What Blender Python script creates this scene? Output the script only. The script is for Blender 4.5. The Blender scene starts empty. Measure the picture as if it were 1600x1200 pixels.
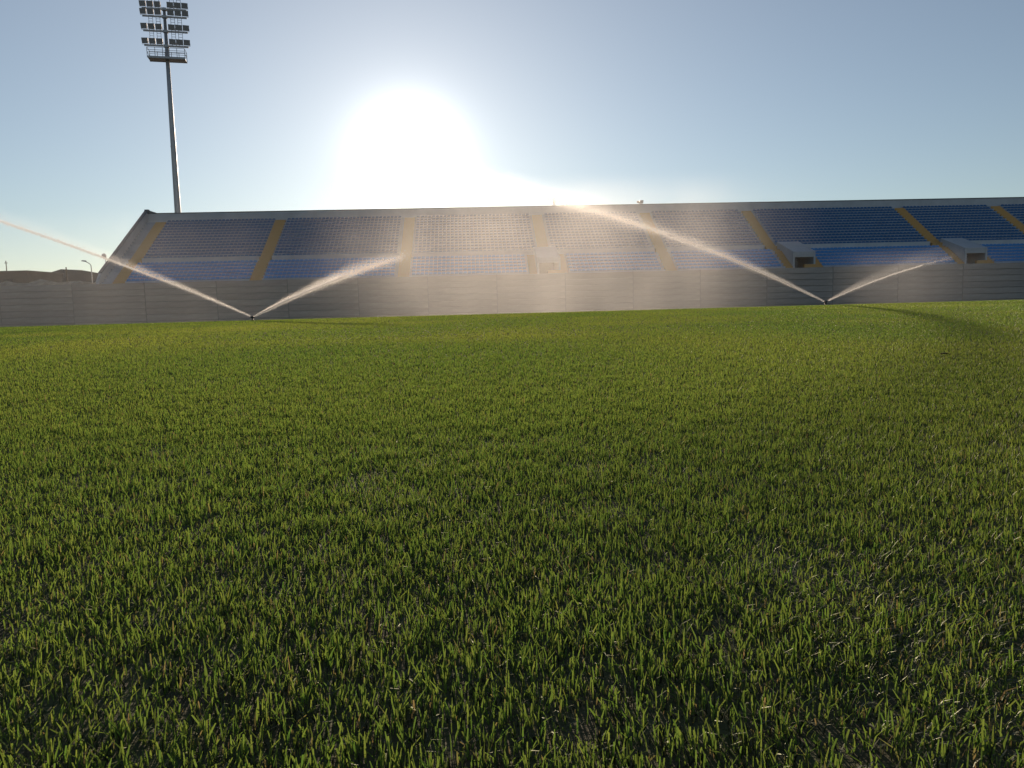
import bpy, math, random
import numpy as np
from mathutils import Matrix, Vector
random.seed(7); RNG = np.random.default_rng(11)
S = bpy.context.scene; C = S.collection
# ------------------------------------------------------------------ camera, sky, sun, exposure
cam = bpy.data.cameras.new('camera'); camo = bpy.data.objects.new('camera', cam); C.objects.link(camo)
EYE = Vector((0, 0, 0.6)); PITCH = math.atan(119/1200); ROLL = math.atan(-0.0255)
camo.matrix_world = Matrix.Translation(EYE) @ Matrix.Rotation(math.pi/2-PITCH, 4, 'X') @ Matrix.Rotation(ROLL, 4, 'Z')
cam.sensor_width = 36; cam.lens = 27; cam.clip_start = 0.05; cam.clip_end = 6000
S.camera = camo
SUN_EL = math.radians(11.13); SUN_AZ = math.radians(-6.99)     # azimuth from +Y towards +X
SUN_DIR = Vector((math.sin(SUN_AZ)*math.cos(SUN_EL), math.cos(SUN_AZ)*math.cos(SUN_EL), math.sin(SUN_EL)))
W = bpy.data.worlds.new('World'); S.world = W; W.use_nodes = True
nt = W.node_tree; N = nt.nodes; L = nt.links; N.clear()
out = N.new('ShaderNodeOutputWorld'); sky = N.new('ShaderNodeTexSky'); sky.sky_type = 'NISHITA'
sky.sun_disc = False; sky.sun_elevation = SUN_EL; sky.sun_rotation = SUN_AZ
sky.altitude = 0; sky.air_density = 1.0; sky.dust_density = 0.1; sky.ozone_density = 2.6
bg = N.new('ShaderNodeBackground'); bg.inputs[1].default_value = 0.09
hs = N.new('ShaderNodeHueSaturation'); hs.inputs['Saturation'].default_value = .80; L.new(sky.outputs[0], hs.inputs['Color']); L.new(hs.outputs[0], bg.inputs[0])
tc = N.new('ShaderNodeTexCoord')
nrm = N.new('ShaderNodeVectorMath'); nrm.operation = 'NORMALIZE'; L.new(tc.outputs['Generated'], nrm.inputs[0])
dt = N.new('ShaderNodeVectorMath'); dt.operation = 'DOT_PRODUCT'; L.new(nrm.outputs[0], dt.inputs[0]); dt.inputs[1].default_value = SUN_DIR
def wmath(op, a, b=None):
    m = N.new('ShaderNodeMath'); m.operation = op
    for i, v in enumerate((a, b)):
        if v is None: continue
        if isinstance(v, (int, float)): m.inputs[i].default_value = v
        else: L.new(v, m.inputs[i])
    return m.outputs[0]
ang = wmath('ARCCOSINE', wmath('MINIMUM', dt.outputs['Value'], 0.999999))
prev = bg.outputs[0]
# the aureole of the hazy air round the sun: tight core, then wider and weaker
for amp, sig, col in ((9.0, 1.1, (1, .97, .92, 1)), (0.05, 4.5, (1, .94, .84, 1)), (0.32, 9.5, (1, .93, .83, 1)), (0.18, 26.0, (1, .94, .86, 1))):
    b = N.new('ShaderNodeBackground'); b.inputs[0].default_value = col
    L.new(wmath('MULTIPLY', wmath('EXPONENT', wmath('DIVIDE', ang, -math.radians(sig))), amp), b.inputs[1])
    a = N.new('ShaderNodeAddShader'); L.new(prev, a.inputs[0]); L.new(b.outputs[0], a.inputs[1]); prev = a.outputs[0]
L.new(prev, out.inputs[0])
sl = bpy.data.lights.new('sun', 'SUN'); sl.energy = 5.0; sl.angle = math.radians(0.53); sl.color = (1, .78, .58)
so = bpy.data.objects.new('sun', sl); C.objects.link(so)
so.rotation_euler = SUN_DIR.to_track_quat('Z', 'Y').to_euler()
S.render.engine = 'CYCLES'
S.view_settings.view_transform = 'Standard'; S.view_settings.look = 'None'
S.view_settings.exposure = 0.0; S.view_settings.gamma = 1.0; S.view_settings.use_curve_mapping = False
cy = S.cycles; cy.use_denoising = True; cy.max_bounces = 4; cy.diffuse_bounces = 2; cy.glossy_bounces = 2
cy.transmission_bounces = 4; cy.volume_bounces = 0; cy.transparent_max_bounces = 8; cy.sample_clamp_indirect = 4
# ------------------------------------------------------------------ helpers
PSI = math.radians(3.0); D = 95.0          # the stand and its wall turn three degrees from the picture plane
U = Vector((math.cos(PSI), math.sin(PSI), 0)); NN = Vector((-math.sin(PSI), math.cos(PSI), 0))

class MB:
    """collects shapes into one mesh"""
    def __init__(s): s.v = []; s.f = []
    def add(s, vs, fs):
        o = len(s.v); s.v += [tuple(v) for v in vs]; s.f += [tuple(i+o for i in f) for f in fs]; return s
    def box(s, x0, x1, y0, y1, z0, z1):
        return s.hexa([(x0,y0,z0),(x1,y0,z0),(x1,y1,z0),(x0,y1,z0),(x0,y0,z1),(x1,y0,z1),(x1,y1,z1),(x0,y1,z1)])
    def hexa(s, p):
        return s.add(p, [(0,3,2,1),(4,5,6,7),(0,1,5,4),(1,2,6,5),(2,3,7,6),(3,0,4,7)])
    def prism(s, prof, x0, x1):
        """profile of (y, z) run along x"""
        n = len(prof)
        return s.add([(x0, a, b) for a, b in prof]+[(x1, a, b) for a, b in prof],
                     [tuple(range(n)), tuple(range(2*n-1, n-1, -1))]+[(i, i+n, (i+1) % n+n, (i+1) % n) for i in range(n)])
    def tube(s, pts, rad, n=8):
        pts = [Vector(p) for p in pts]
        if not hasattr(rad, '__len__'): rad = [rad]*len(pts)
        o = len(s.v)
        for i, p in enumerate(pts):
            d = (pts[min(i+1, len(pts)-1)]-pts[max(i-1, 0)]).normalized()
            a = d.orthogonal().normalized() if abs(d.z) > .9 else d.cross(Vector((0, 0, 1))).normalized()
            b = d.cross(a)
            for k in range(n):
                t = 2*math.pi*k/n; s.v.append(tuple(p+(a*math.cos(t)+b*math.sin(t))*rad[i]))
        for i in range(len(pts)-1):
            for k in range(n):
                s.f.append((o+i*n+k, o+i*n+(k+1) % n, o+(i+1)*n+(k+1) % n, o+(i+1)*n+k))
        s.f.append(tuple(o+k for k in range(n-1, -1, -1))); s.f.append(tuple(o+(len(pts)-1)*n+k for k in range(n)))
        return s
    def lathe(s, prof, c=(0, 0, 0), n=14):
        return s.tube([(c[0], c[1], c[2]+z) for r, z in prof], [r for r, z in prof], n)
    def mesh(s, name, mat, smooth=False):
        me = bpy.data.meshes.new(name); me.from_pydata(s.v, [], s.f); me.update()
        import bmesh
        bm = bmesh.new(); bm.from_mesh(me); bmesh.ops.recalc_face_normals(bm, faces=bm.faces); bm.to_mesh(me); bm.free()
        if mat: me.materials.append(mat)
        if smooth: me.polygons.foreach_set('use_smooth', [True]*len(me.polygons))
        return me
    def build(s, name, mat, parent=None, smooth=False):
        return link(name, s.mesh(name, mat, smooth), parent)
def link(name, me, parent=None, loc=None, rz=None):
    o = bpy.data.objects.new(name, me); C.objects.link(o)
    if parent: o.parent = parent
    if loc is not None: o.location = loc
    if rz is not None: o.rotation_euler = (0, 0, rz)
    return o
def tag(o, label=None, cat=None, group=None, kind=None):
    for k, v in (('label', label), ('category', cat), ('group', group), ('kind', kind)):
        if v: o[k] = v
    return o
def thing(name, label, cat, loc=(0, 0, 0), rz=0, group=None):
    return tag(link(name, None, None, loc, rz), label, cat, group)

def mat(name, col, rough=.7, var=.25, scale=3.0, col2=None, bump=0.0, bscale=None, metal=0, spec=.5, streak=None, coords='Object'):
    m = bpy.data.materials.new(name); m.use_nodes = True
    n = m.node_tree.nodes; l = m.node_tree.links; p = n['Principled BSDF']
    p.inputs['Roughness'].default_value = rough; p.inputs['Metallic'].default_value = metal; p.inputs['Specular IOR Level'].default_value = spec
    t = n.new('ShaderNodeTexCoord'); mp = n.new('ShaderNodeMapping'); l.new(t.outputs[coords], mp.inputs[0])
    if streak: mp.inputs['Scale'].default_value = streak
    no = n.new('ShaderNodeTexNoise'); no.inputs['Scale'].default_value = scale; no.inputs['Detail'].default_value = 6; no.inputs['Roughness'].default_value = .65
    l.new(mp.outputs[0], no.inputs['Vector'])
    r = n.new('ShaderNodeValToRGB'); l.new(no.outputs['Fac'], r.inputs[0])
    r.color_ramp.elements[0].position = .3; r.color_ramp.elements[1].position = .7
    r.color_ramp.elements[0].color = tuple(c*(1-var) for c in col)+(1,)
    r.color_ramp.elements[1].color = tuple(col2 or [min(1, c*(1+var)) for c in col])+(1,)
    oi = n.new('ShaderNodeObjectInfo'); hv = n.new('ShaderNodeHueSaturation')
    mr = n.new('ShaderNodeMapRange'); l.new(oi.outputs['Random'], mr.inputs[0]); mr.inputs[3].default_value = 1-var*.5; mr.inputs[4].default_value = 1+var*.5
    l.new(mr.outputs[0], hv.inputs['Value']); l.new(r.outputs[0], hv.inputs['Color']); l.new(hv.outputs[0], p.inputs['Base Color'])
    if bump:
        nb = n.new('ShaderNodeTexNoise'); nb.inputs['Scale'].default_value = bscale or scale*6; nb.inputs['Detail'].default_value = 4
        l.new(t.outputs[coords], nb.inputs['Vector']); b = n.new('ShaderNodeBump'); b.inputs['Strength'].default_value = bump; b.inputs['Distance'].default_value = .02
        l.new(nb.outputs['Fac'], b.inputs['Height']); l.new(b.outputs[0], p.inputs['Normal'])
    return m
M = dict(
    soil=mat('pitch_soil', (.075, .058, .024), .95, .35, 9, (.060, .080, .024), .6, 60),
    ground=mat('dry_ground', (.20, .16, .11), .95, .3, .05, None, .3),
    concrete=mat('terrace_concrete', (.27, .32, .39), .85, .15, .8, None, .15, 9),
    wall=mat('wall_concrete', (.31, .285, .26), .88, .16, 1.1, None, .25, 5, streak=(.35, 1, 2.2)),
    post=mat('joint_post', (.21, .205, .20), .9, .2, 2),
    parapet=mat('parapet_concrete', (.42, .44, .46), .85, .12, .5, None, .1, 8),
    coping=mat('coping_metal', (.10, .11, .12), .5, .2, 2),
    seat=mat('upper_seat_navy', (.016, .100, .25), .38, .14, 5),
    seatlow=mat('lower_seat_blue', (.038, .22, .52), .38, .12, 5),  # lower tier seats set to a lighter blue than the upper tier
    yellow=mat('yellow_stair_paint', (.56, .32, .09), .7, .22, 1.6, (.46, .28, .11)),
    white=mat('white_render', (.36, .385, .41), .8, .08, 1.2, None, .1, 8),
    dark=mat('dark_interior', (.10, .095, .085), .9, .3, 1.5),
    galv=mat('galvanised_steel', (.36, .365, .37), .5, .15, 4, None, 0, None, .6),
    lamp=mat('lamp_housing', (.26, .265, .28), .5, .2, 4, None, 0, None, .3),
    glass=mat('lamp_glass', (.20, .22, .24), .12, .1, 2, None, 0, None, 0, .8),
    plastic=mat('black_plastic', (.015, .015, .016), .45, .2, 20),
    hill=mat('bare_hill', (.09, .08, .055), .95, .3, .06, (.13, .11, .08), .3, 1),
    build=mat('drab_render', (.16, .135, .11), .9, .15, .4),
    bank=mat('pale_earth', (.34, .29, .22), .95, .3, .8, None, .4, 3),
    bark=mat('bark', (.08, .06, .04), .9, .3, 8),
    twig=mat('dry_twig', (.035, .02, .014), .8, .4, 30), redleaf=mat('red_leaf', (.22, .05, .02), .7, .3, 30),
)
# ------------------------------------------------------------------ ground
def zpitch(x, y):
    """crowned turf: rises to a ridge 32 m out and falls away behind it"""
    c = .345+.0013*np.clip(x, -40, 45)
    t = np.sqrt((y-32.0)**2+9)-3
    return c*(1-t/30.5)*np.where(y < 0, 1, 1)
g = MB().add([(-700, -300, -.62), (700, -300, -.62), (700, 900, -.62), (-700, 900, -.62)], [(0, 1, 2, 3)]).build('ground', M['ground']); tag(g, kind='structure')
b = MB(); xs = np.linspace(-75, 95, 69); ys = np.concatenate([np.linspace(-25, 0, 6), np.linspace(1, 84, 84)])
vs = [(x, y, float(zpitch(x, y))) for y in ys for x in xs]; nx = len(xs)
b.add(vs, [(j*nx+i, j*nx+i+1, (j+1)*nx+i+1, (j+1)*nx+i) for j in range(len(ys)-1) for i in range(nx-1)])
tag(b.build('pitch_soil', M['soil'], smooth=True), kind='structure')

def field(x, y, seed, sc):
    """smooth value noise for patches in the turf"""
    r = np.random.default_rng(seed); g = r.random((64, 64))
    fx = x/sc+20; fy = y/sc+20; ix = np.floor(fx).astype(int); iy = np.floor(fy).astype(int); tx = fx-ix; ty = fy-iy
    tx = tx*tx*(3-2*tx); ty = ty*ty*(3-2*ty); G = lambda a, c: g[a % 64, c % 64]
    return (G(ix, iy)*(1-tx)+G(ix+1, iy)*tx)*(1-ty)+(G(ix, iy+1)*(1-tx)+G(ix+1, iy+1)*tx)*ty

def grass():
    V = []; F4 = []; F3 = []; TI = []; off = 0
    def zone(y0, y1, dens, wid, kind):
        nonlocal off
        ed = np.linspace(y0, y1, 60)
        px = []; py = []
        for a, c in zip(ed[:-1], ed[1:]):
            m = (a+c)/2; hw = .69*m+.65
            n = int(dens(m)*2*hw*(c-a)); px.append(RNG.uniform(-hw, hw, n)); py.append(RNG.uniform(a, c, n))
        x = np.concatenate(px); y = np.concatenate(py)
        # tufts: pull some blades towards shared roots, thin the bare spots
        cl = field(x, y, 3, .045)*.6+field(x, y, 4, .16)*.4
        lo = .5 if kind == 1 else .68; keep = RNG.random(len(x)) < np.clip(lo+1.2*(cl-.22), lo-.14, 1) if kind < 3 else np.ones(len(x), bool)
        x = x[keep]; y = y[keep]; n = len(x); cl = cl[keep]
        z = zpitch(x, y)
        tall = field(x, y, 5, .09)
        h = RNG.normal(.0245, .0060, n)*(.78+.45*tall)
        under = RNG.random(n) < (.34 if kind == 1 else .22)
        h = np.where(under, h*RNG.uniform(.35, .7, n), h); h = np.clip(h, .007, .045)
        lean = np.abs(RNG.normal(0, .40, n)); az = RNG.uniform(0, 2*np.pi, n)
        flat = RNG.random(n) < .07; lean = np.where(flat, RNG.uniform(.8, 1.35, n), lean)
        # the scuffed corner near right: blades swept over towards the right
        sw = np.clip((x-.35)/.35, 0, 1)*np.clip((1.9-y)/.5, 0, 1)*(.35+.65*field(x, y, 9, .22))
        sel = RNG.random(n) < sw*.55
        lean = np.where(sel, RNG.uniform(.75, 1.35, n), lean); az = np.where(sel, RNG.normal(.35, .35, n), az)
        h = np.where(sel, h*1.25, h)
        w = wid(y)*RNG.uniform(.75, 1.25, n)
        dx, dy = np.cos(az), np.sin(az)
        ta = RNG.uniform(0, np.pi, n); bx, by = np.cos(ta), np.sin(ta)       # width direction, blade faces any way
        bend = lean*RNG.uniform(.1, 1.1, n)
        def pt(s, ww):
            l = lean*s*.6+bend*s*s*.5; hh = h*s
            cx = x+dx*hh*np.sin(l+.25*lean); cy_ = y+dy*hh*np.sin(l+.25*lean); cz = z-.002+hh*np.cos(l+.25*lean)
            return (np.stack([cx-bx*(w*ww)/2, cy_-by*(w*ww)/2, cz], 1), np.stack([cx+bx*w*ww/2, cy_+by*w*ww/2, cz], 1))
        dryp = RNG.random(n)
        dry = np.where(dryp < .022, RNG.uniform(.5, .95, n), RNG.uniform(0, .18, n))
        dry = np.where(under & (RNG.random(n) < .3), RNG.uniform(.5, 1.0, n), dry)
        dry = np.where(sel & (RNG.random(n) < .16), 1.0, dry)
        big = .55*field(x, y, 12, 7.0)+.45*field(x, y, 13, 2.4)
        tint = np.clip(.5+1.15*(big-.5)+RNG.normal(0, .16, n), 0, 1)
        tipw = np.where(RNG.random(n) < .55, RNG.uniform(.15, .4, n), RNG.uniform(.55, .85, n))
        if kind == 1: lv = [pt(0, .85), pt(.5, 1.0), pt(1, tipw)]
        elif kind == 2: lv = [pt(0, .9), pt(1, .75)]
        else: lv = [pt(0, 1.1), pt(1, .3)]
        if kind < 3:
            k = len(lv)*2; P = np.stack([q for l in lv for q in l], 1).reshape(-1, 3)
            base = off+np.arange(n)*k
            for j in range(len(lv)-1):
                F4.append(np.stack([base+2*j, base+2*j+1, base+2*j+3, base+2*j+2], 1))
        else:
            k = 3; tip = (lv[1][0]+lv[1][1])/2
            P = np.stack([lv[0][0], lv[0][1], tip], 1).reshape(-1, 3); base = off+np.arange(n)*k
            F3.append(np.stack([base, base+1, base+2], 1))
        V.append(P); off += len(P)
        TI.append(np.repeat(np.stack([tint, dry, np.zeros(n)], 1), k, 0))
    zone(.72, 3.4, lambda m: 25000, lambda y: .0024, 1)
    zone(3.4, 12, lambda m: 23500*(3.4/m)**1.75, lambda y: .0025*(y/3.4)**.75, 2)
    zone(12, 41, lambda m: 1700*(12/m)**1.45, lambda y: .0130*(y/12)**.8, 3)
    V = np.concatenate(V).astype(np.float32); TI = np.concatenate(TI).astype(np.float32)
    F4 = np.concatenate(F4); F3 = np.concatenate(F3)
    me = bpy.data.meshes.new('grass'); me.vertices.add(len(V)); me.vertices.foreach_set('co', V.ravel())
    nl = F4.size+F3.size; me.loops.add(nl); me.polygons.add(len(F4)+len(F3))
    me.loops.foreach_set('vertex_index', np.concatenate([F4.ravel(), F3.ravel()]).astype(np.int32))
    st = np.concatenate([np.arange(len(F4))*4, F4.size+np.arange(len(F3))*3]).astype(np.int32)
    me.polygons.foreach_set('loop_start', st); me.update(calc_edges=True)
    a = me.attributes.new('blade', 'FLOAT_VECTOR', 'POINT'); a.data.foreach_set('vector', TI.ravel())
    print('grass tris', len(F4)*2+len(F3))
    m = bpy.data.materials.new('grass_blade'); m.use_nodes = True; n = m.node_tree.nodes; l = m.node_tree.links; n.clear()
    at = n.new('ShaderNodeAttribute'); at.attribute_name = 'blade'; sp = n.new('ShaderNodeSeparateXYZ'); l.new(at.outputs['Vector'], sp.inputs[0])
    def ramp(c0, c1, fac):
        r = n.new('ShaderNodeMix'); r.data_type = 'RGBA'; l.new(fac, r.inputs[0]); r.inputs[6].default_value = c0+(1,); 
        if isinstance(c1, tuple): r.inputs[7].default_value = c1+(1,)
        else: l.new(c1, r.inputs[7])
        return r
    def chain(g0, g1, d):
        a = ramp(g0, g1, sp.outputs[0]); r = n.new('ShaderNodeMix'); r.data_type = 'RGBA'; l.new(sp.outputs[1], r.inputs[0]); l.new(a.outputs[2], r.inputs[6]); r.inputs[7].default_value = d+(1,); return r.outputs[2]
    dcol = chain((.031, .070, .016), (.082, .106, .023), (.15, .115, .055))
    tcol = chain((.060, .144, .019), (.190, .230, .034), (.19, .135, .055))
    df = n.new('ShaderNodeBsdfDiffuse'); l.new(dcol, df.inputs[0])
    tr = n.new('ShaderNodeBsdfTranslucent'); l.new(tcol, tr.inputs[0])
    gl = n.new('ShaderNodeBsdfGlossy'); gl.inputs['Roughness'].default_value = .55; gl.inputs[0].default_value = (.12, .13, .10, 1)
    ad = n.new('ShaderNodeAddShader'); l.new(df.outputs[0], ad.inputs[0]); l.new(tr.outputs[0], ad.inputs[1])
    fr = n.new('ShaderNodeFresnel'); fr.inputs[0].default_value = 1.38
    mx = n.new('ShaderNodeMixShader'); l.new(fr.outputs[0], mx.inputs[0]); l.new(ad.outputs[0], mx.inputs[1]); l.new(gl.outputs[0], mx.inputs[2])
    o = n.new('ShaderNodeOutputMaterial'); l.new(mx.outputs[0], o.inputs[0])
    me.materials.append(m)
    tag(link('grass', me), 'short mown green turf covering the pitch', None, None, 'stuff')
grass()
# ------------------------------------------------------------------ boundary wall of precast planks in front of the stand
wall = thing('boundary_wall', 'long grey plank wall along the foot of the stand', 'wall', NN*D, PSI)
BAY = 8.45; U0 = 45.68-BAY*14; COURSES = 7; PH = 5.35/COURSES
def plank_mesh(k):
    r = random.Random(k); b = MB(); n = 10; wdt = BAY-.10
    sag = [-.035*math.sin(math.pi*i/n)*r.uniform(.5, 1.2)+r.uniform(-.012, .012) for i in range(n+1)]
    rows = []
    for i in range(n+1):
        x = -wdt/2+wdt*i/n; s_ = sag[i]
        rows.append([(x, 0, .012), (x, -.03, .03), (x, -.03, PH-.045+s_), (x, 0, PH-.02+s_), (x, .12, PH-.02+s_), (x, .12, .012)])
    b.add([v for q in rows for v in q], [(i*6+k_, (i+1)*6+k_, (i+1)*6+(k_+1) % 6, i*6+(k_+1) % 6) for i in range(n) for k_ in range(6)]+[tuple(range(6)), tuple(n*6+5-q for q in range(6))])
    return b.mesh('plank', M['wall'])
pm = [plank_mesh(k) for k in range(5)]
for i in range(22):
    for c in range(COURSES):
        o = link('plank', pm[(i*3+c*7+i*c) % 5], wall, (U0+BAY*(i+.5)-.05*0, 0, -.62+c*PH))
    if i: MB().box(U0+BAY*i-.10, U0+BAY*i+.10, .03, .20, -.62, 4.72).build('post', M['post'], wall)
MB().box(U0, U0+BAY*22, .13, .30, -.6, 4.62).build('backing', M['post'], wall)
# ------------------------------------------------------------------ the stand
stand = thing('stadium_stand', 'long open stand with rows of blue seats and yellow stairs', 'grandstand', NN*D, PSI)
UL, UR = -44.6, 118.0
RISE, RUN = .43, .68
LOW = [(1.0+RUN*i, 4.95+RISE*i) for i in range(6)]           # front edge of each lower tread (r, z)
WALKR, WALKZ = LOW[-1][0]+RUN, 7.34               # cross aisle
UPR, UPZ = 6.35, 8.0
UPP = [(UPR+RUN*j, UPZ+RISE*j) for j in range(14)]
BACKR = UPP[-1][0]+RUN+.25
VOM = [(9.99, 2.9), (42.42, 2.9), (64.88, 2.95)]
AISLE_FULL = [-42.2, -25.9, -8.0, 25.35, 77.2, 92.5, 108]
AISLE_UP = [9.9, 40.1, 62.75]
ST = 1.45; SS = .95
def low_prof():
    p = [(.35, -.6)]; p.append((.35, 4.3)); p.append((1.0, 4.3))
    for r, z in LOW: p += [(r, z), (r+RUN, z)]
    p += [(WALKR, WALKZ), (UPR, WALKZ), (UPR, -.6)]
    q = [p[0]]
    for a in p[1:]:
        if a != q[-1]: q.append(a)
    return q
def up_prof():
    p = [(UPR+.003, -.6)]
    for r, z in UPP: p += [(r+.003 if r == UPR else r, z), (r+RUN, z)]
    p += [(BACKR-.004, UPP[-1][1]), (BACKR-.004, -.6)]
    return p
b = MB(); edge = UL+.36
for uc, w in VOM:
    b.prism(low_prof(), edge, uc-w/2-.003); edge = uc+w/2+.003
    b.prism([(.35, -.6), (.35, 4.25), (UPR, 4.25), (UPR, -.6)], uc-w/2, uc+w/2)
b.prism(low_prof(), edge, UR); b.build('terrace', M['concrete'], stand)
MB().prism(up_prof(), UL+.36, UR).build('upper_terrace', M['concrete'], stand)
TOPZ = 14.84
MB().box(UL, UR, BACKR, BACKR+.30, -.6, TOPZ).build('back_wall', M['parapet'], stand)
MB().box(UL-.06, UR, BACKR-.06, BACKR+.40, TOPZ+.003, TOPZ+.12).build('coping', M['coping'], stand)
b = MB().prism([(-.0+.36, -.6), (.36, 5.0), (1.2, 6.0), (BACKR-.01, TOPZ+.32), (BACKR-.01, -.6)], UL, UL+.32); b.build('end_wall', M['parapet'], stand)
MB().prism([(1.2, 6.003), (1.2, 6.10), (BACKR-.07, TOPZ+.44), (BACKR-.07, TOPZ+.325)], UL-.05, UL+.37).build('end_coping', M['coping'], stand)
MB().box(UL-.05, UL+.5, BACKR-.055, BACKR+.38, TOPZ+.125, TOPZ+.62).hexa([(UL+.5, BACKR, TOPZ+.125), (UL+1.6, BACKR, TOPZ+.125), (UL+1.6, BACKR+.3, TOPZ+.125), (UL+.5, BACKR+.3, TOPZ+.125), (UL+.5, BACKR, TOPZ+.52), (UL+1.6, BACKR, TOPZ+.14), (UL+1.6, BACKR+.3, TOPZ+.14), (UL+.5, BACKR+.3, TOPZ+.52)]).build('corner_upstand', M['coping'], stand)
# kerb along the foot of the upper tier
e = UL+.4; cuts = sorted([(a-ST/2, a+ST/2) for a in AISLE_FULL+AISLE_UP])
for a, c in cuts+[(UR, UR)]:
    if a-e > .3: MB().box(e, a-.05, UPR-.16, UPR-.004, WALKZ+.003, UPZ+.05).build('tier_kerb', M['parapet'], stand)
    e = max(e, c+.05)
# yellow stairs: two steps to each tread
def stair(uc, w, treads, half=True, extra=None):
    b = MB()
    for i, (r, z) in enumerate(treads):
        b.box(uc-w/2, uc+w/2, r-RUN*.5, r+.02, z-RISE-.3, z-RISE*.5+.006)
        b.box(uc-w/2, uc+w/2, r-.004, r+RUN*.55, z-.3, z+.006)
    if extra: b.box(*extra)
    return b.build('stairs', M['yellow'], stand)
for a in AISLE_FULL: stair(a, ST, LOW+[(WALKR, WALKZ)]+UPP, extra=(a-ST/2, a+ST/2, UPR-.6, UPR+.02, WALKZ, WALKZ+.5))
for a in AISLE_UP: stair(a, ST, UPP, extra=(a-ST/2, a+ST/2, UPR-.6, UPR+.02, WALKZ, WALKZ+.5))
flank = []
for (uc, w) in VOM:
    for sgn in (-1, 1):
        a = uc+sgn*(w/2+SS/2+.02); flank.append(a); stair(a, SS, LOW+[(WALKR, WALKZ)])
# entrances cut through the lower tier
for uc, w in VOM:
    en = link('entrance', None, stand, (uc, 0, 0)); R0, R1 = .98, 6.2; ZF, ZB = 6.72, 8.42
    for sgn in (-1, 1):
        x0, x1 = sorted((sgn*w/2, sgn*(w/2-.24)))
        MB().prism([(R0, 4.26), (R0, ZF+.02), (R1, ZB+.02), (R1, 4.26)], x0, x1).build('side_wall', M['white'], en)
    MB().prism([(R0+.03, ZF-.32), (R0+.03, ZF), (R1-.01, ZB), (R1-.01, ZB-.3)], -w/2+.243, w/2-.243).build('roof', M['white'], en)
    MB().box(-w/2+.25, w/2-.25, R0+.034, R0+.16, ZF-.66, ZF-.31).build('lintel', M['white'], en)
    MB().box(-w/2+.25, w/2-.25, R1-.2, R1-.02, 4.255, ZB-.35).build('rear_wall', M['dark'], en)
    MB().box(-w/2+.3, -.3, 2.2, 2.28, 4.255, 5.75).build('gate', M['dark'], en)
    MB().box(-.15, w/2+.05, .55, .97, 4.3, 5.12).build('threshold', M['yellow'], en)
# seats
b = MB(); prof = [(.03, .0), (.0, .09), (.25, .07), (.34, .295), (.385, .295), (.36, .0)]
stn = [(-.215, -.08, .03), (-.14, 0, 0), (.14, 0, 0), (.215, -.08, .03)]
vs = []
for x, dz, din in stn:
    for i, (r, z) in enumerate(prof):
        vs.append((x, r+(.05 if abs(x) > .2 and i < 2 else 0)-(din if i in (3, 4) else 0), z+(dz if i in (3, 4) else 0)))
fs = [(s*6+i, (s+1)*6+i, (s+1)*6+(i+1) % 6, s*6+(i+1) % 6) for s in range(3) for i in range(6)]+[tuple(range(6)), tuple(18+5-i for i in range(6))]
b.add(vs, fs)
bl = MB(); bl.v = [(v[0]*1.12, v[1], v[2]*1.12) for v in b.v]; bl.f = b.f; seat_me = bl.mesh('seat', M['seatlow']); seat_lv = np.array(bl.v); seat_up = b.mesh('seat_upper', M['seat']); seat_v = np.array(b.v); seat_f = b.f
PITCHU = .53
def blocked(u, low):
    if low:
        if any(abs(u-a) < ST/2+.25 for a in AISLE_FULL) or any(abs(u-a) < SS/2+.25 for a in flank) or any(abs(u-c) < w/2+.28 for c, w in VOM): return True
        return False
    return any(abs(u-a) < ST/2+.25 for a in AISLE_FULL+AISLE_UP)
spots = []
for i, (r, z) in enumerate(LOW+UPP):
    low = i < 6
    for k in range(int((UR-UL-2)/PITCHU)):
        u = UL+1.0+PITCHU*(k+.5)
        if u < AISLE_FULL[0]+.9 or blocked(u, low): continue
        if not low and any(abs(u-c) < w/2+.3 for c, w in VOM) and i == 6: continue
        spots.append((u, r+.17, z, i))
MI = camo.matrix_world.inverted()
def inframe(p):
    q = MI @ p; return abs(q.x/q.z) < .665 and q.z < 0, -q.z
near = []
for k, (u, r, z, i) in enumerate(spots):
    ok, d = inframe(U*u+NN*(D+r)+Vector((0, 0, z+.6)))
    if ok: near.append((d, k))
near.sort(); pick = set(k for d, k in near[:300])
rest = []
for k, (u, r, z, i) in enumerate(spots):
    rr = random.Random(k)
    if k in pick: link('seat', seat_me if i < 6 else seat_up, stand, (u, r, z), rr.uniform(-.03, .03))
    else: rest.append((u+rr.uniform(-.01, .01), r, z+rr.uniform(-.008, .008), 0 if i < 6 else 1))
rest = np.array(rest); nv = len(seat_v)
vv = (np.where(rest[:, 3][:, None, None] < .5, seat_lv[None], seat_v[None])+rest[:, None, :3]).reshape(-1, 3)
ff = [tuple(i+o*nv for i in f) for o in range(len(rest)) for f in seat_f]
me = bpy.data.meshes.new('seat_rows'); me.from_pydata(vv.tolist(), [], ff); me.materials.append(M['seatlow']); me.materials.append(M['seat'])
me.polygons.foreach_set('material_index', np.repeat(rest[:, 3].astype(np.int32), len(seat_f)))
import bmesh
bm = bmesh.new(); bm.from_mesh(me); bmesh.ops.recalc_face_normals(bm, faces=bm.faces); bm.to_mesh(me); bm.free()
tag(link('seat_rows', me, stand), kind='stuff')
print('seats', len(spots))
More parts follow.
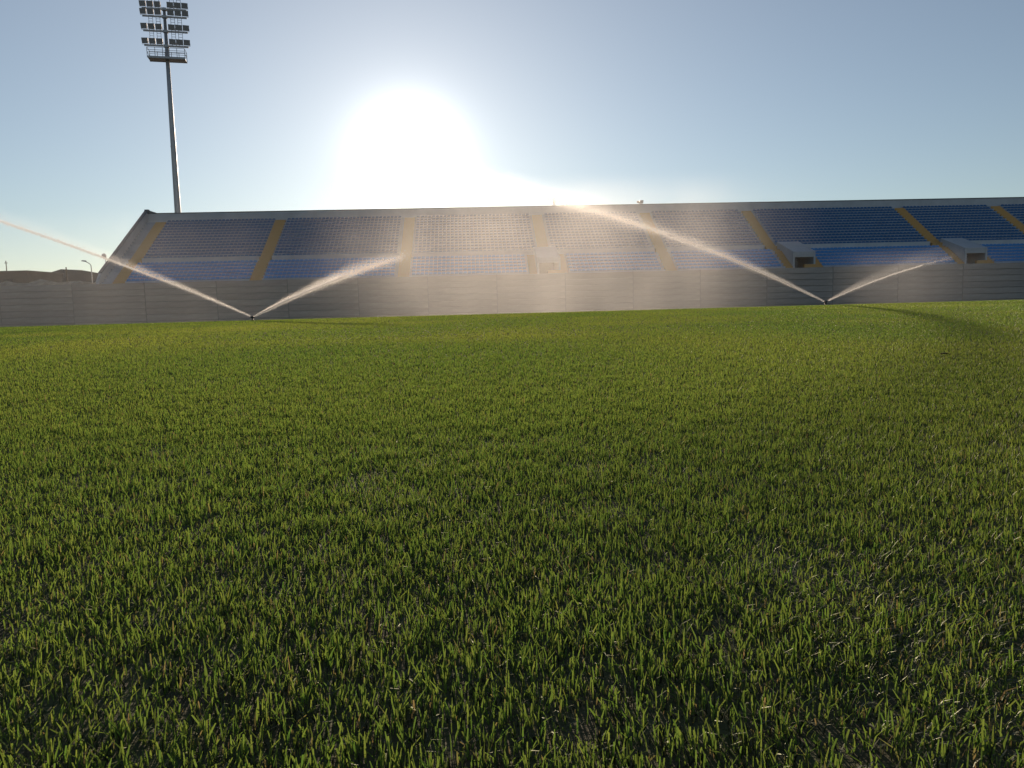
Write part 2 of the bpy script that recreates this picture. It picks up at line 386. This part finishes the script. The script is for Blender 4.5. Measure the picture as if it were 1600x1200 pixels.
# small things standing on the back wall
TOPO = lambda u: U*u+NN*(D+BACKR+.17)+Vector((0, 0, TOPZ+.12))
t = thing('antenna', 'thin pointed antenna rising from the top of the stand', 'antenna', TOPO(12.5), PSI)
MB().tube([(0, 0, 0), (0, 0, 1.4)], [.07, .03], 6).build('mast_rod', M['lamp'], t)
MB().lathe([(.06, .42), (.12, .5), (.12, .62), (.05, .72)], n=8).build('bulb', M['lamp'], t)
MB().tube([(-.28, 0, 0), (0, 0, .42)], .03, 5).tube([(.28, 0, 0), (0, 0, .42)], .03, 5).build('brace', M['galv'], t)
MB().tube([(-.1, 0, .95), (.1, 0, .95)], .02, 5).build('crossbar', M['galv'], t)
t = thing('loudspeaker', 'small dark loudspeaker box on the rim of the stand', 'loudspeaker', TOPO(25.0), PSI)
MB().hexa([(-.28, -.35, .14), (.32, -.35, .10), (.32, .3, .10), (-.28, .3, .14), (-.18, -.35, .5), (.36, -.35, .52), (.36, .3, .52), (-.18, .3, .5)]).build('cabinet', M['lamp'], t)
MB().prism([(-.3, .2), (-.5, .1), (-.5, .42), (-.3, .36)], -.62, -.30).build('horn', M['lamp'], t)
MB().tube([(.05, 0, 0), (.05, 0, .1)], .06, 6).build('bracket', M['galv'], t)
# ------------------------------------------------------------------ floodlight mast behind the stand
MX, MY = -49.75, 118.0; mst = thing('floodlight_mast', 'tall grey floodlight mast with four rows of lamps behind the stand', 'floodlight', (MX, MY, -.62), math.radians(14))
def yz(py): return 45.9+(8-py)*.0901+.62      # height on the mast for a height in metres scaled from the lamp rows
MB().tube([(0, 0, 0), (0, 0, 16), (0, 0, 32), (0, 0, yz(9))], [.52, .46, .34, .2], 12).build('pole', M['galv'], mst, True)
for zj in (14.2, 26.5): MB().lathe([(.48-.005*zj, zj-.12), (.54-.005*zj, zj-.1), (.54-.005*zj, zj+.1), (.48-.005*zj, zj+.12)], n=12).build('collar', M['galv'], mst)
rowsY = [-12, 11.5, 23.5, 46.5, 69.5]
lb = MB().hexa([(-.42, -.16, .05), (.42, -.16, .05), (.36, .30, .22), (-.36, .30, .22), (-.45, -.34, .82), (.45, -.34, .82), (.36, .22, .86), (-.36, .22, .86)])
lamp_me = lb.mesh('floodlight', M['lamp'])
gm = MB().hexa([(-.38, -.185, .10), (.38, -.185, .10), (.38, -.175, .10), (-.38, -.175, .10), (-.41, -.355, .78), (.41, -.355, .78), (.41, -.345, .78), (-.41, -.345, .78)]).mesh('lens', M['glass'])
ym = MB().tube([(-.44, 0, .42), (-.44, 0, 0), (.44, 0, 0), (.44, 0, .42)], .03, 5).mesh('yoke', M['galv'])
for py in rowsY:
    z = yz(py)
    MB().box(-3.05, 3.05, -.09, .09, z-.1, z+.1).box(-.35, .35, -.3, .3, z-.16, z+.16).build('crossarm', M['galv'], mst)
    for x in (-2.85, -1.85, -.85, .85, 1.85, 2.85):
        f = link('floodlight', lamp_me, mst, (x, -.12, z+.1), math.radians(-8 if x < 0 else 6)); link('lens', gm, f); link('yoke', ym, f)
for a, c in ((-12, 11.5), (23.5, 46.5), (46.5, 69.5)):
    z1, z0 = yz(a)-.1, yz(c)+.1
    for x in (-1.95, -.95, 1.05, 2.0):
        b = MB()
        for s in (-.27, .27): b.tube([(x+s, .12, z0), (x+s, .12, z1)], .035, 5)
        for k in range(5): zz = z0+(z1-z0)*(k+.5)/5; b.tube([(x-.27, .12, zz), (x+.27, .12, zz)], .03, 5)
        b.build('ladder', M['galv'], mst)
z = yz(90.5)
MB().box(-2.55, 2.55, -.95, .95, z-.10, z+.02).box(-2.6, 2.6, -1.0, -.95, z-.14, z+.14).box(-2.6, 2.6, .95, 1.0, z-.14, z+.14).build('platform', M['galv'], mst)
b = MB(); zr = z+1.25
for s in (-.97, .97):
    for q in (.65, 1.0, 1.35): b.tube([(-2.57, s, z+q), (2.57, s, z+q)], .035, 5)
    for x in (-2.57, -1.5, -.45, .45, 1.5, 2.57): b.tube([(x, s, z), (x, s, z+1.35)], .045, 5)
for x in (-2.57, 2.57):
    for q in (.65, 1.35): b.tube([(x, -.97, z+q), (x, .97, z+q)], .035, 5)
b.build('railing', M['galv'], mst)
# ------------------------------------------------------------------ beyond the wall, left
b = MB(); ridge = [(-420, 17), (-200, 15.6), (-157, 15.9), (-150, 17.9), (-143, 17.4), (-136, 16.0), (-132, 15.6), (-127, 16.6), (-122, 17.2), (-112, 17.0), (-95, 15), (-60, 9), (-30, 4)]
pr = []
for x, h in ridge:
    for dy, q in ((-55, 0), (-40, .25), (-18, .72), (0, 1), (30, .8), (80, 0)): pr.append((x+random.uniform(-1, 1)*(q < .9), 260+dy, -.6+h*q+(random.uniform(-.4, .4) if 0 < q < 1 else 0)))
b.add(pr, [(i*6+k, (i+1)*6+k, (i+1)*6+k+1, i*6+k+1) for i in range(len(ridge)-1) for k in range(5)])
tag(b.build('hills', M['hill'], smooth=False), kind='structure')
t = thing('low_building', 'long low flat roofed building behind the wall at left', 'building', (-128, 178, -.6))
MB().box(-40, 17.5, 0, 14, 0, 12.2).build('wall', M['build'], t); MB().box(-40.3, 17.8, -.3, 14.3, 12.203, 12.55).build('roof', M['build'], t)
wm = MB().box(-1.0, 1.0, -.06, .05, 0, 1.1).mesh('window', M['dark'])
for k in range(8): link('window', wm, t, (-36+k*7, 0, 9.6))
b = MB(); nb = 60
for i in range(nb):
    x = -130+i*2.0; h = 7.6+random.uniform(-.35, .45)+.25*math.sin(i*.7)
    b.v += [(x, 138, -.6), (x, 142, h*.75), (x, 145+random.uniform(-1, 1), h), (x, 152, h*.8), (x, 160, -.6)]
b.f += [(i*5+k, (i+1)*5+k, (i+1)*5+k+1, i*5+k+1) for i in range(nb-1) for k in range(4)]
tag(b.build('earth_bank', M['bank']), kind='structure')
def street_lamp(x, y, h, arm, lab):
    t = thing('street_lamp', lab, 'street lamp', (x, y, -.6), 0, 'street lamps beyond the wall'); h += .6
    if arm:
        MB().tube([(0, 0, 0), (0, 0, h-.9), (-.25, 0, h-.5), (-1.1, 0, h-.02)], [.11, .09, .08, .07], 7).build('pole', M['galv'], t)
        MB().hexa([(-1.75, -.2, h-.02), (-.9, -.2, h-.16), (-.9, .2, h-.16), (-1.75, .2, h-.02), (-1.65, -.15, h+.18), (-.9, -.15, h+.12), (-.9, .15, h+.12), (-1.65, .15, h+.18)]).build('lamp_head', M['lamp'], t)
    else:
        MB().tube([(0, 0, 0), (0, 0, h-.3)], [.11, .07], 7).build('pole', M['galv'], t)
        MB().lathe([(.12, h-.75), (.34, h-.6), (.42, h-.25), (.34, h+.05), (.12, h+.16)], (-.22, 0, 0), 12).build('lamp_head', M['lamp'], t, True)
street_lamp(-77.8, 150, 12.85, False, 'street lamp with round globe head beside the sloping end of the stand')
street_lamp(-80.65, 150, 11.65, True, 'street lamp with bent arm and flat head above the hills')
for x, y, h, lab in ((-155.2, 240, 19.6, 'thin bare utility pole standing alone above the flat roof'), (-102.6, 180, 13.2, 'tiny pole peeping over the hill crest')):
    t = thing('utility_pole', lab, 'pole', (x, y, -.6)); MB().tube([(0, 0, 0), (0, 0, h)], .13, 6).build('shaft', M['bark'], t); MB().box(-.5, .5, -.06, .06, h-.75, h-.6).build('crossarm', M['bark'], t)
# bush at the far left behind the wall
t = thing('bush', 'rounded green bush behind the wall at the far left edge', 'bush', (-77.5, 112, -.6))
MB().tube([(0, 0, 0), (.1, 0, 3.2), (0, .1, 5.4)], [.16, .12, .05], 6).build('trunk', M['bark'], t)
b = MB(); r = random.Random(4)
for k in range(900):
    d = Vector((r.gauss(0, 1), r.gauss(0, 1), r.gauss(0, 1))).normalized()*(r.random()**.5); lump = 1+.25*math.sin(5*d.x+2)*math.cos(4*d.z)
    p = Vector((d.x*1.7*lump, d.y*1.6*lump, 5.1+d.z*1.35*lump)); a = Vector((r.gauss(0, 1), r.gauss(0, 1), r.gauss(0, 1))).normalized(); c = a.orthogonal().normalized()
    b.add([p-a*.17, p+c*.09, p+a*.17, p-c*.09], [(0, 1, 2, 3)])
bushm = mat('bush_leaf', (.06, .085, .025), .7, .35, 2)
tag(b.build('crown', bushm, t), kind='stuff')
# ------------------------------------------------------------------ sprinklers and water
wm = bpy.data.materials.new('water_drops'); wm.use_nodes = True; n = wm.node_tree.nodes; l = wm.node_tree.links; n.clear()
tr = n.new('ShaderNodeBsdfTranslucent'); tr.inputs[0].default_value = (.95, .93, .90, 1)
df = n.new('ShaderNodeBsdfDiffuse'); df.inputs[0].default_value = (.85, .85, .85, 1)
gl = n.new('ShaderNodeBsdfGlossy'); gl.inputs[1].default_value = .2
m1 = n.new('ShaderNodeMixShader'); m1.inputs[0].default_value = .2; l.new(tr.outputs[0], m1.inputs[1]); l.new(df.outputs[0], m1.inputs[2])
m2 = n.new('ShaderNodeMixShader'); m2.inputs[0].default_value = .06; l.new(m1.outputs[0], m2.inputs[1]); l.new(gl.outputs[0], m2.inputs[2])
tp = n.new('ShaderNodeBsdfTransparent'); m3 = n.new('ShaderNodeMixShader'); m3.inputs[0].default_value = .35; l.new(m2.outputs[0], m3.inputs[1]); l.new(tp.outputs[0], m3.inputs[2])
o = n.new('ShaderNodeOutputMaterial'); l.new(m3.outputs[0], o.inputs[0])
ng = bpy.data.node_groups.new('drops', 'GeometryNodeTree')
ng.interface.new_socket('Geometry', in_out='INPUT', socket_type='NodeSocketGeometry'); ng.interface.new_socket('Geometry', in_out='OUTPUT', socket_type='NodeSocketGeometry')
gi = ng.nodes.new('NodeGroupInput'); go = ng.nodes.new('NodeGroupOutput'); mp = ng.nodes.new('GeometryNodeMeshToPoints'); sm = ng.nodes.new('GeometryNodeSetMaterial'); na = ng.nodes.new('GeometryNodeInputNamedAttribute')
na.data_type = 'FLOAT'; na.inputs[0].default_value = 'rad'; sm.inputs['Material'].default_value = wm
ng.links.new(gi.outputs[0], mp.inputs['Mesh']); ng.links.new(na.outputs[0], mp.inputs['Radius']); ng.links.new(mp.outputs[0], sm.inputs[0]); ng.links.new(sm.outputs[0], go.inputs[0])
def drops(name, P, R, parent):
    me = bpy.data.meshes.new(name); me.vertices.add(len(P)); me.vertices.foreach_set('co', P.astype(np.float32).ravel())
    a = me.attributes.new('rad', 'FLOAT', 'POINT'); a.data.foreach_set('value', R.astype(np.float32)); me.materials.append(wm); me.update()
    o = link(name, me, parent); md = o.modifiers.new('drops', 'NODES'); md.node_group = ng
    return tag(o, kind='stuff')
def sprinkler(x, y, lab):
    z = float(zpitch(x, y)); t = thing('sprinkler', lab, 'sprinkler', (x, y, z-.02), 0, 'pop up sprinklers on the pitch')
    MB().lathe([(.075, 0), (.075, .035), (.04, .045), (.038, .13)], n=12).build('riser', M['plastic'], t, True)
    MB().lathe([(.05, .131), (.062, .14), (.062, .20), (.045, .215)], n=12).build('turret', M['plastic'], t, True)
    for s, nm in ((-1, 'main_nozzle'), (1, 'rear_nozzle')): MB().tube([(s*.045, 0, .165), (s*.10, 0, .19)], [.022, .016], 8).build('nozzle', M['plastic'], t)
    return Vector((x, y, z+.155))
def vol_mat(name, build, g=.78, step=.25):
    """a mist whose density is worked out from the object's own coordinates by build(n, x, y, z)"""
    m = bpy.data.materials.new(name); m.use_nodes = True; t = m.node_tree; t.nodes.clear()
    def mm(op, a, b=None, c=None, clamp=False):
        q = t.nodes.new('ShaderNodeMath'); q.operation = op; q.use_clamp = clamp
        for i, v in enumerate((a, b, c)):
            if v is None: continue
            if isinstance(v, (int, float)): q.inputs[i].default_value = v
            else: t.links.new(v, q.inputs[i])
        return q.outputs[0]
    def noise(sc, scale=(1, 1, 1), detail=2):
        tc = t.nodes.new('ShaderNodeTexCoord'); mp = t.nodes.new('ShaderNodeMapping'); mp.inputs['Scale'].default_value = scale
        q = t.nodes.new('ShaderNodeTexNoise'); q.inputs['Scale'].default_value = sc; q.inputs['Detail'].default_value = detail
        t.links.new(tc.outputs['Object'], mp.inputs[0]); t.links.new(mp.outputs[0], q.inputs['Vector']); return q.outputs['Fac']
    tc = t.nodes.new('ShaderNodeTexCoord'); sp = t.nodes.new('ShaderNodeSeparateXYZ'); t.links.new(tc.outputs['Object'], sp.inputs[0])
    d = build(mm, noise, sp.outputs[0], sp.outputs[1], sp.outputs[2])
    pv = t.nodes.new('ShaderNodeVolumePrincipled'); pv.inputs['Anisotropy'].default_value = g; pv.inputs['Color'].default_value = (.96, .95, .93, 1)
    t.links.new(d, pv.inputs['Density']); o = t.nodes.new('ShaderNodeOutputMaterial'); t.links.new(pv.outputs[0], o.inputs['Volume'])
    m.cycles.volume_step_rate = step
    return m
def jet(src, sgn, a, k, length, w0, w1, ncore, nfan, up, fanw, cored, fand, lab):
    """stream, loose drops and the fine mist round them, all along one trajectory"""
    t = thing('water_jet', lab, 'water jet', src+Vector((sgn*.10, 0, .035)), 0, 'sprinkler water jets')
    def place(s, lat, dz): return np.stack([sgn*s, lat, a*s-k*s*s+dz], 1)
    st = np.linspace(0, 4.0, 18); pts = place(st, st*0, RNG.normal(0, .004, 18)*st/3)
    MB().tube(pts.tolist(), [.013+.0025*q*(1+.25*math.sin(q*9)) for q in st], 7).build('stream', wm, t, True)
    s = length*.92*RNG.beta(1.0, 1.25, ncore); w = w0+w1*s*(1+.35*(s/length)**2)
    drops('droplets', place(s, RNG.normal(0, 1, ncore)*w, RNG.normal(0, 1, ncore)*w), RNG.uniform(.005, .012, ncore)*(1+.02*s), t)
    s = length*.95*RNG.beta(1.2, 1.5, nfan); q = np.abs(RNG.normal(0, 1, nfan))
    dz = np.where(RNG.random(nfan) < up, 1, -1)*q*(fanw*s*np.exp(-s/length)+.01)
    drops('spray', place(s, RNG.normal(0, 1, nfan)*(.05+.05*s), dz), RNG.uniform(.004, .009, nfan), t)
    # mist hull: a swept tube wide enough for the fan
    def dens(mm, noise, x, y, z):
        sx = mm('MULTIPLY', x, sgn); zc = mm('SUBTRACT', mm('MULTIPLY', sx, a), mm('MULTIPLY', mm('MULTIPLY', sx, sx), k))
        dz = mm('SUBTRACT', z, zc); wc = mm('ADD', mm('MULTIPLY', mm('MAXIMUM', sx, 0), w1), w0)
        fade = mm('POWER', mm('SUBTRACT', 1, mm('MINIMUM', mm('DIVIDE', mm('MAXIMUM', sx, 0), length), 1)), 1.25)
        r2 = mm('ADD', mm('MULTIPLY', dz, dz), mm('MULTIPLY', y, y))
        core = mm('MULTIPLY', mm('EXPONENT', mm('DIVIDE', r2, mm('MULTIPLY', mm('MULTIPLY', wc, wc), -2.2))), mm('DIVIDE', cored, wc))
        wf = mm('ADD', mm('MULTIPLY', mm('MAXIMUM', sx, 0), fanw), .03)
        off = mm('SUBTRACT', dz, mm('MULTIPLY', wf, 2*up-1.0)); r3 = mm('ADD', mm('MULTIPLY', off, off), mm('MULTIPLY', y, y))
        fan = mm('MULTIPLY', mm('EXPONENT', mm('DIVIDE', r3, mm('MULTIPLY', mm('MULTIPLY', wf, wf), -1.1))), mm('DIVIDE', fand, wf))
        nz = mm('MULTIPLY', mm('SUBTRACT', noise(1.8, (.35, 1, 1), 3), .08, clamp=True), 2.2)
        return mm('MULTIPLY', mm('MULTIPLY', mm('ADD', core, fan), fade), nz)
    m = vol_mat('jet_mist', dens, .80, .35); b = MB(); st = np.linspace(.02, length, 30)
    b.tube(place(st, st*0, (2*up-1)*(fanw*st*.5)).tolist(), [max(.08, 2.6*w0)+max(w1*3, fanw*2.0)*q for q in st], 10)
    b.build('mist', m, t)
sa = sprinkler(-11.02, 33.0, 'black pop up sprinkler head throwing water in the left half of the pitch')
sb = sprinkler(13.5, 33.0, 'black pop up sprinkler head throwing water in the right half of the pitch')
jet(sa, -1, .462, .0047, 15.5, .010, .0028, 7000, 4000, .85, .026, .13, .07, 'long thin water jet from left sprinkler rising past the stand end')
jet(sb, -1, .520, .0110, 19.5, .012, .0050, 8000, 7000, .60, .030, .25, .13, 'long bright water jet crossing the middle seats from right sprinkler')
jet(sa, 1, .475, .0175, 7.0, .013, .009, 5000, 8000, .75, .048, .095, .07, 'short broad water spray fanning right from left sprinkler')
jet(sb, 1, .445, .0235, 5.8, .013, .007, 700, 500, .85, .074, .07, .20, 'short hazy water spray fanning right from right sprinkler')
# the drifting fine mist between and under the jets
def mist(lab, x0, x1, y, hw, ztop, dmax, xc, xw, zslope=0):
    z0 = float(zpitch((x0+x1)/2, y))-.3; L_ = x1-x0
    o = MB().box(0, L_, -2.6*hw, 2.6*hw, 0, ztop).build('water_mist', None); o.location = (x0, y, z0)
    def dens(mm, noise, px, py, pz):
        ex = mm('MULTIPLY', mm('SUBTRACT', px, xc-x0), 1/xw); gx = mm('EXPONENT', mm('MULTIPLY', mm('POWER', mm('ABSOLUTE', ex), 2.4), -1.0))
        ends = mm('MINIMUM', mm('DIVIDE', mm('MINIMUM', px, mm('SUBTRACT', L_, px)), L_*.22), 1, clamp=True)
        gy = mm('EXPONENT', mm('MULTIPLY', mm('MULTIPLY', py, py), -1/(hw*hw)))
        h = mm('DIVIDE', pz, ztop); gz = mm('SUBTRACT', 1, mm('POWER', h, 2.2), clamp=True)
        gz = mm('MULTIPLY', gz, mm('ADD', .55, mm('MULTIPLY', h, 1.1)))
        nz = mm('MULTIPLY', mm('SUBTRACT', noise(.4, (1, .5, .5), 3), .02, clamp=True), 2.1)
        return mm('MULTIPLY', mm('MULTIPLY', mm('MULTIPLY', gx, ends), mm('MULTIPLY', gy, gz)), mm('MULTIPLY', nz, dmax))
    o.data.materials.append(vol_mat('drifting_mist', dens, .62, .9)); return tag(o, lab, None, None, 'stuff')
mist('fine water mist drifting under the long jet in front of the middle seats', -12.5, 13.6, 33.4, 1.6, 6.0, .088, 3.2, 8.0)  # density also stands in for the glare veil over the stand
mist('fine water mist falling below the jet at the left end of the stand', -32.0, -8.5, 33.4, 1.4, 5.2, .022, -18.0, 9.5)
mist('fine water mist drifting right of the right sprinkler', 13.4, 24.0, 33.4, 1.2, 2.7, .045, 16.8, 3.4)
# ------------------------------------------------------------------ small litter on the turf
tx, ty = 3.70, 6.57; tz = float(zpitch(tx, ty))
t = thing('twig', 'dark twig with a reddish leaf lying on the grass at right', 'twig', (tx, ty, tz+.022))
MB().tube([(-.02, 0, .004), (.03, .01, .006), (.075, .0, -.004)], [.005, .006, .003], 6).build('stem', M['twig'], t)
MB().add([(-.045, -.012, .0), (-.02, -.016, .006), (0, 0, .006), (-.022, .012, .003), (-.045, -.012, -.003), (-.02, -.016, .003), (0, 0, .003), (-.022, .012, .0)], [(0, 1, 2, 3), (7, 6, 5, 4), (0, 4, 5, 1), (1, 5, 6, 2), (2, 6, 7, 3), (3, 7, 4, 0)]).build('leaf', M['redleaf'], t)
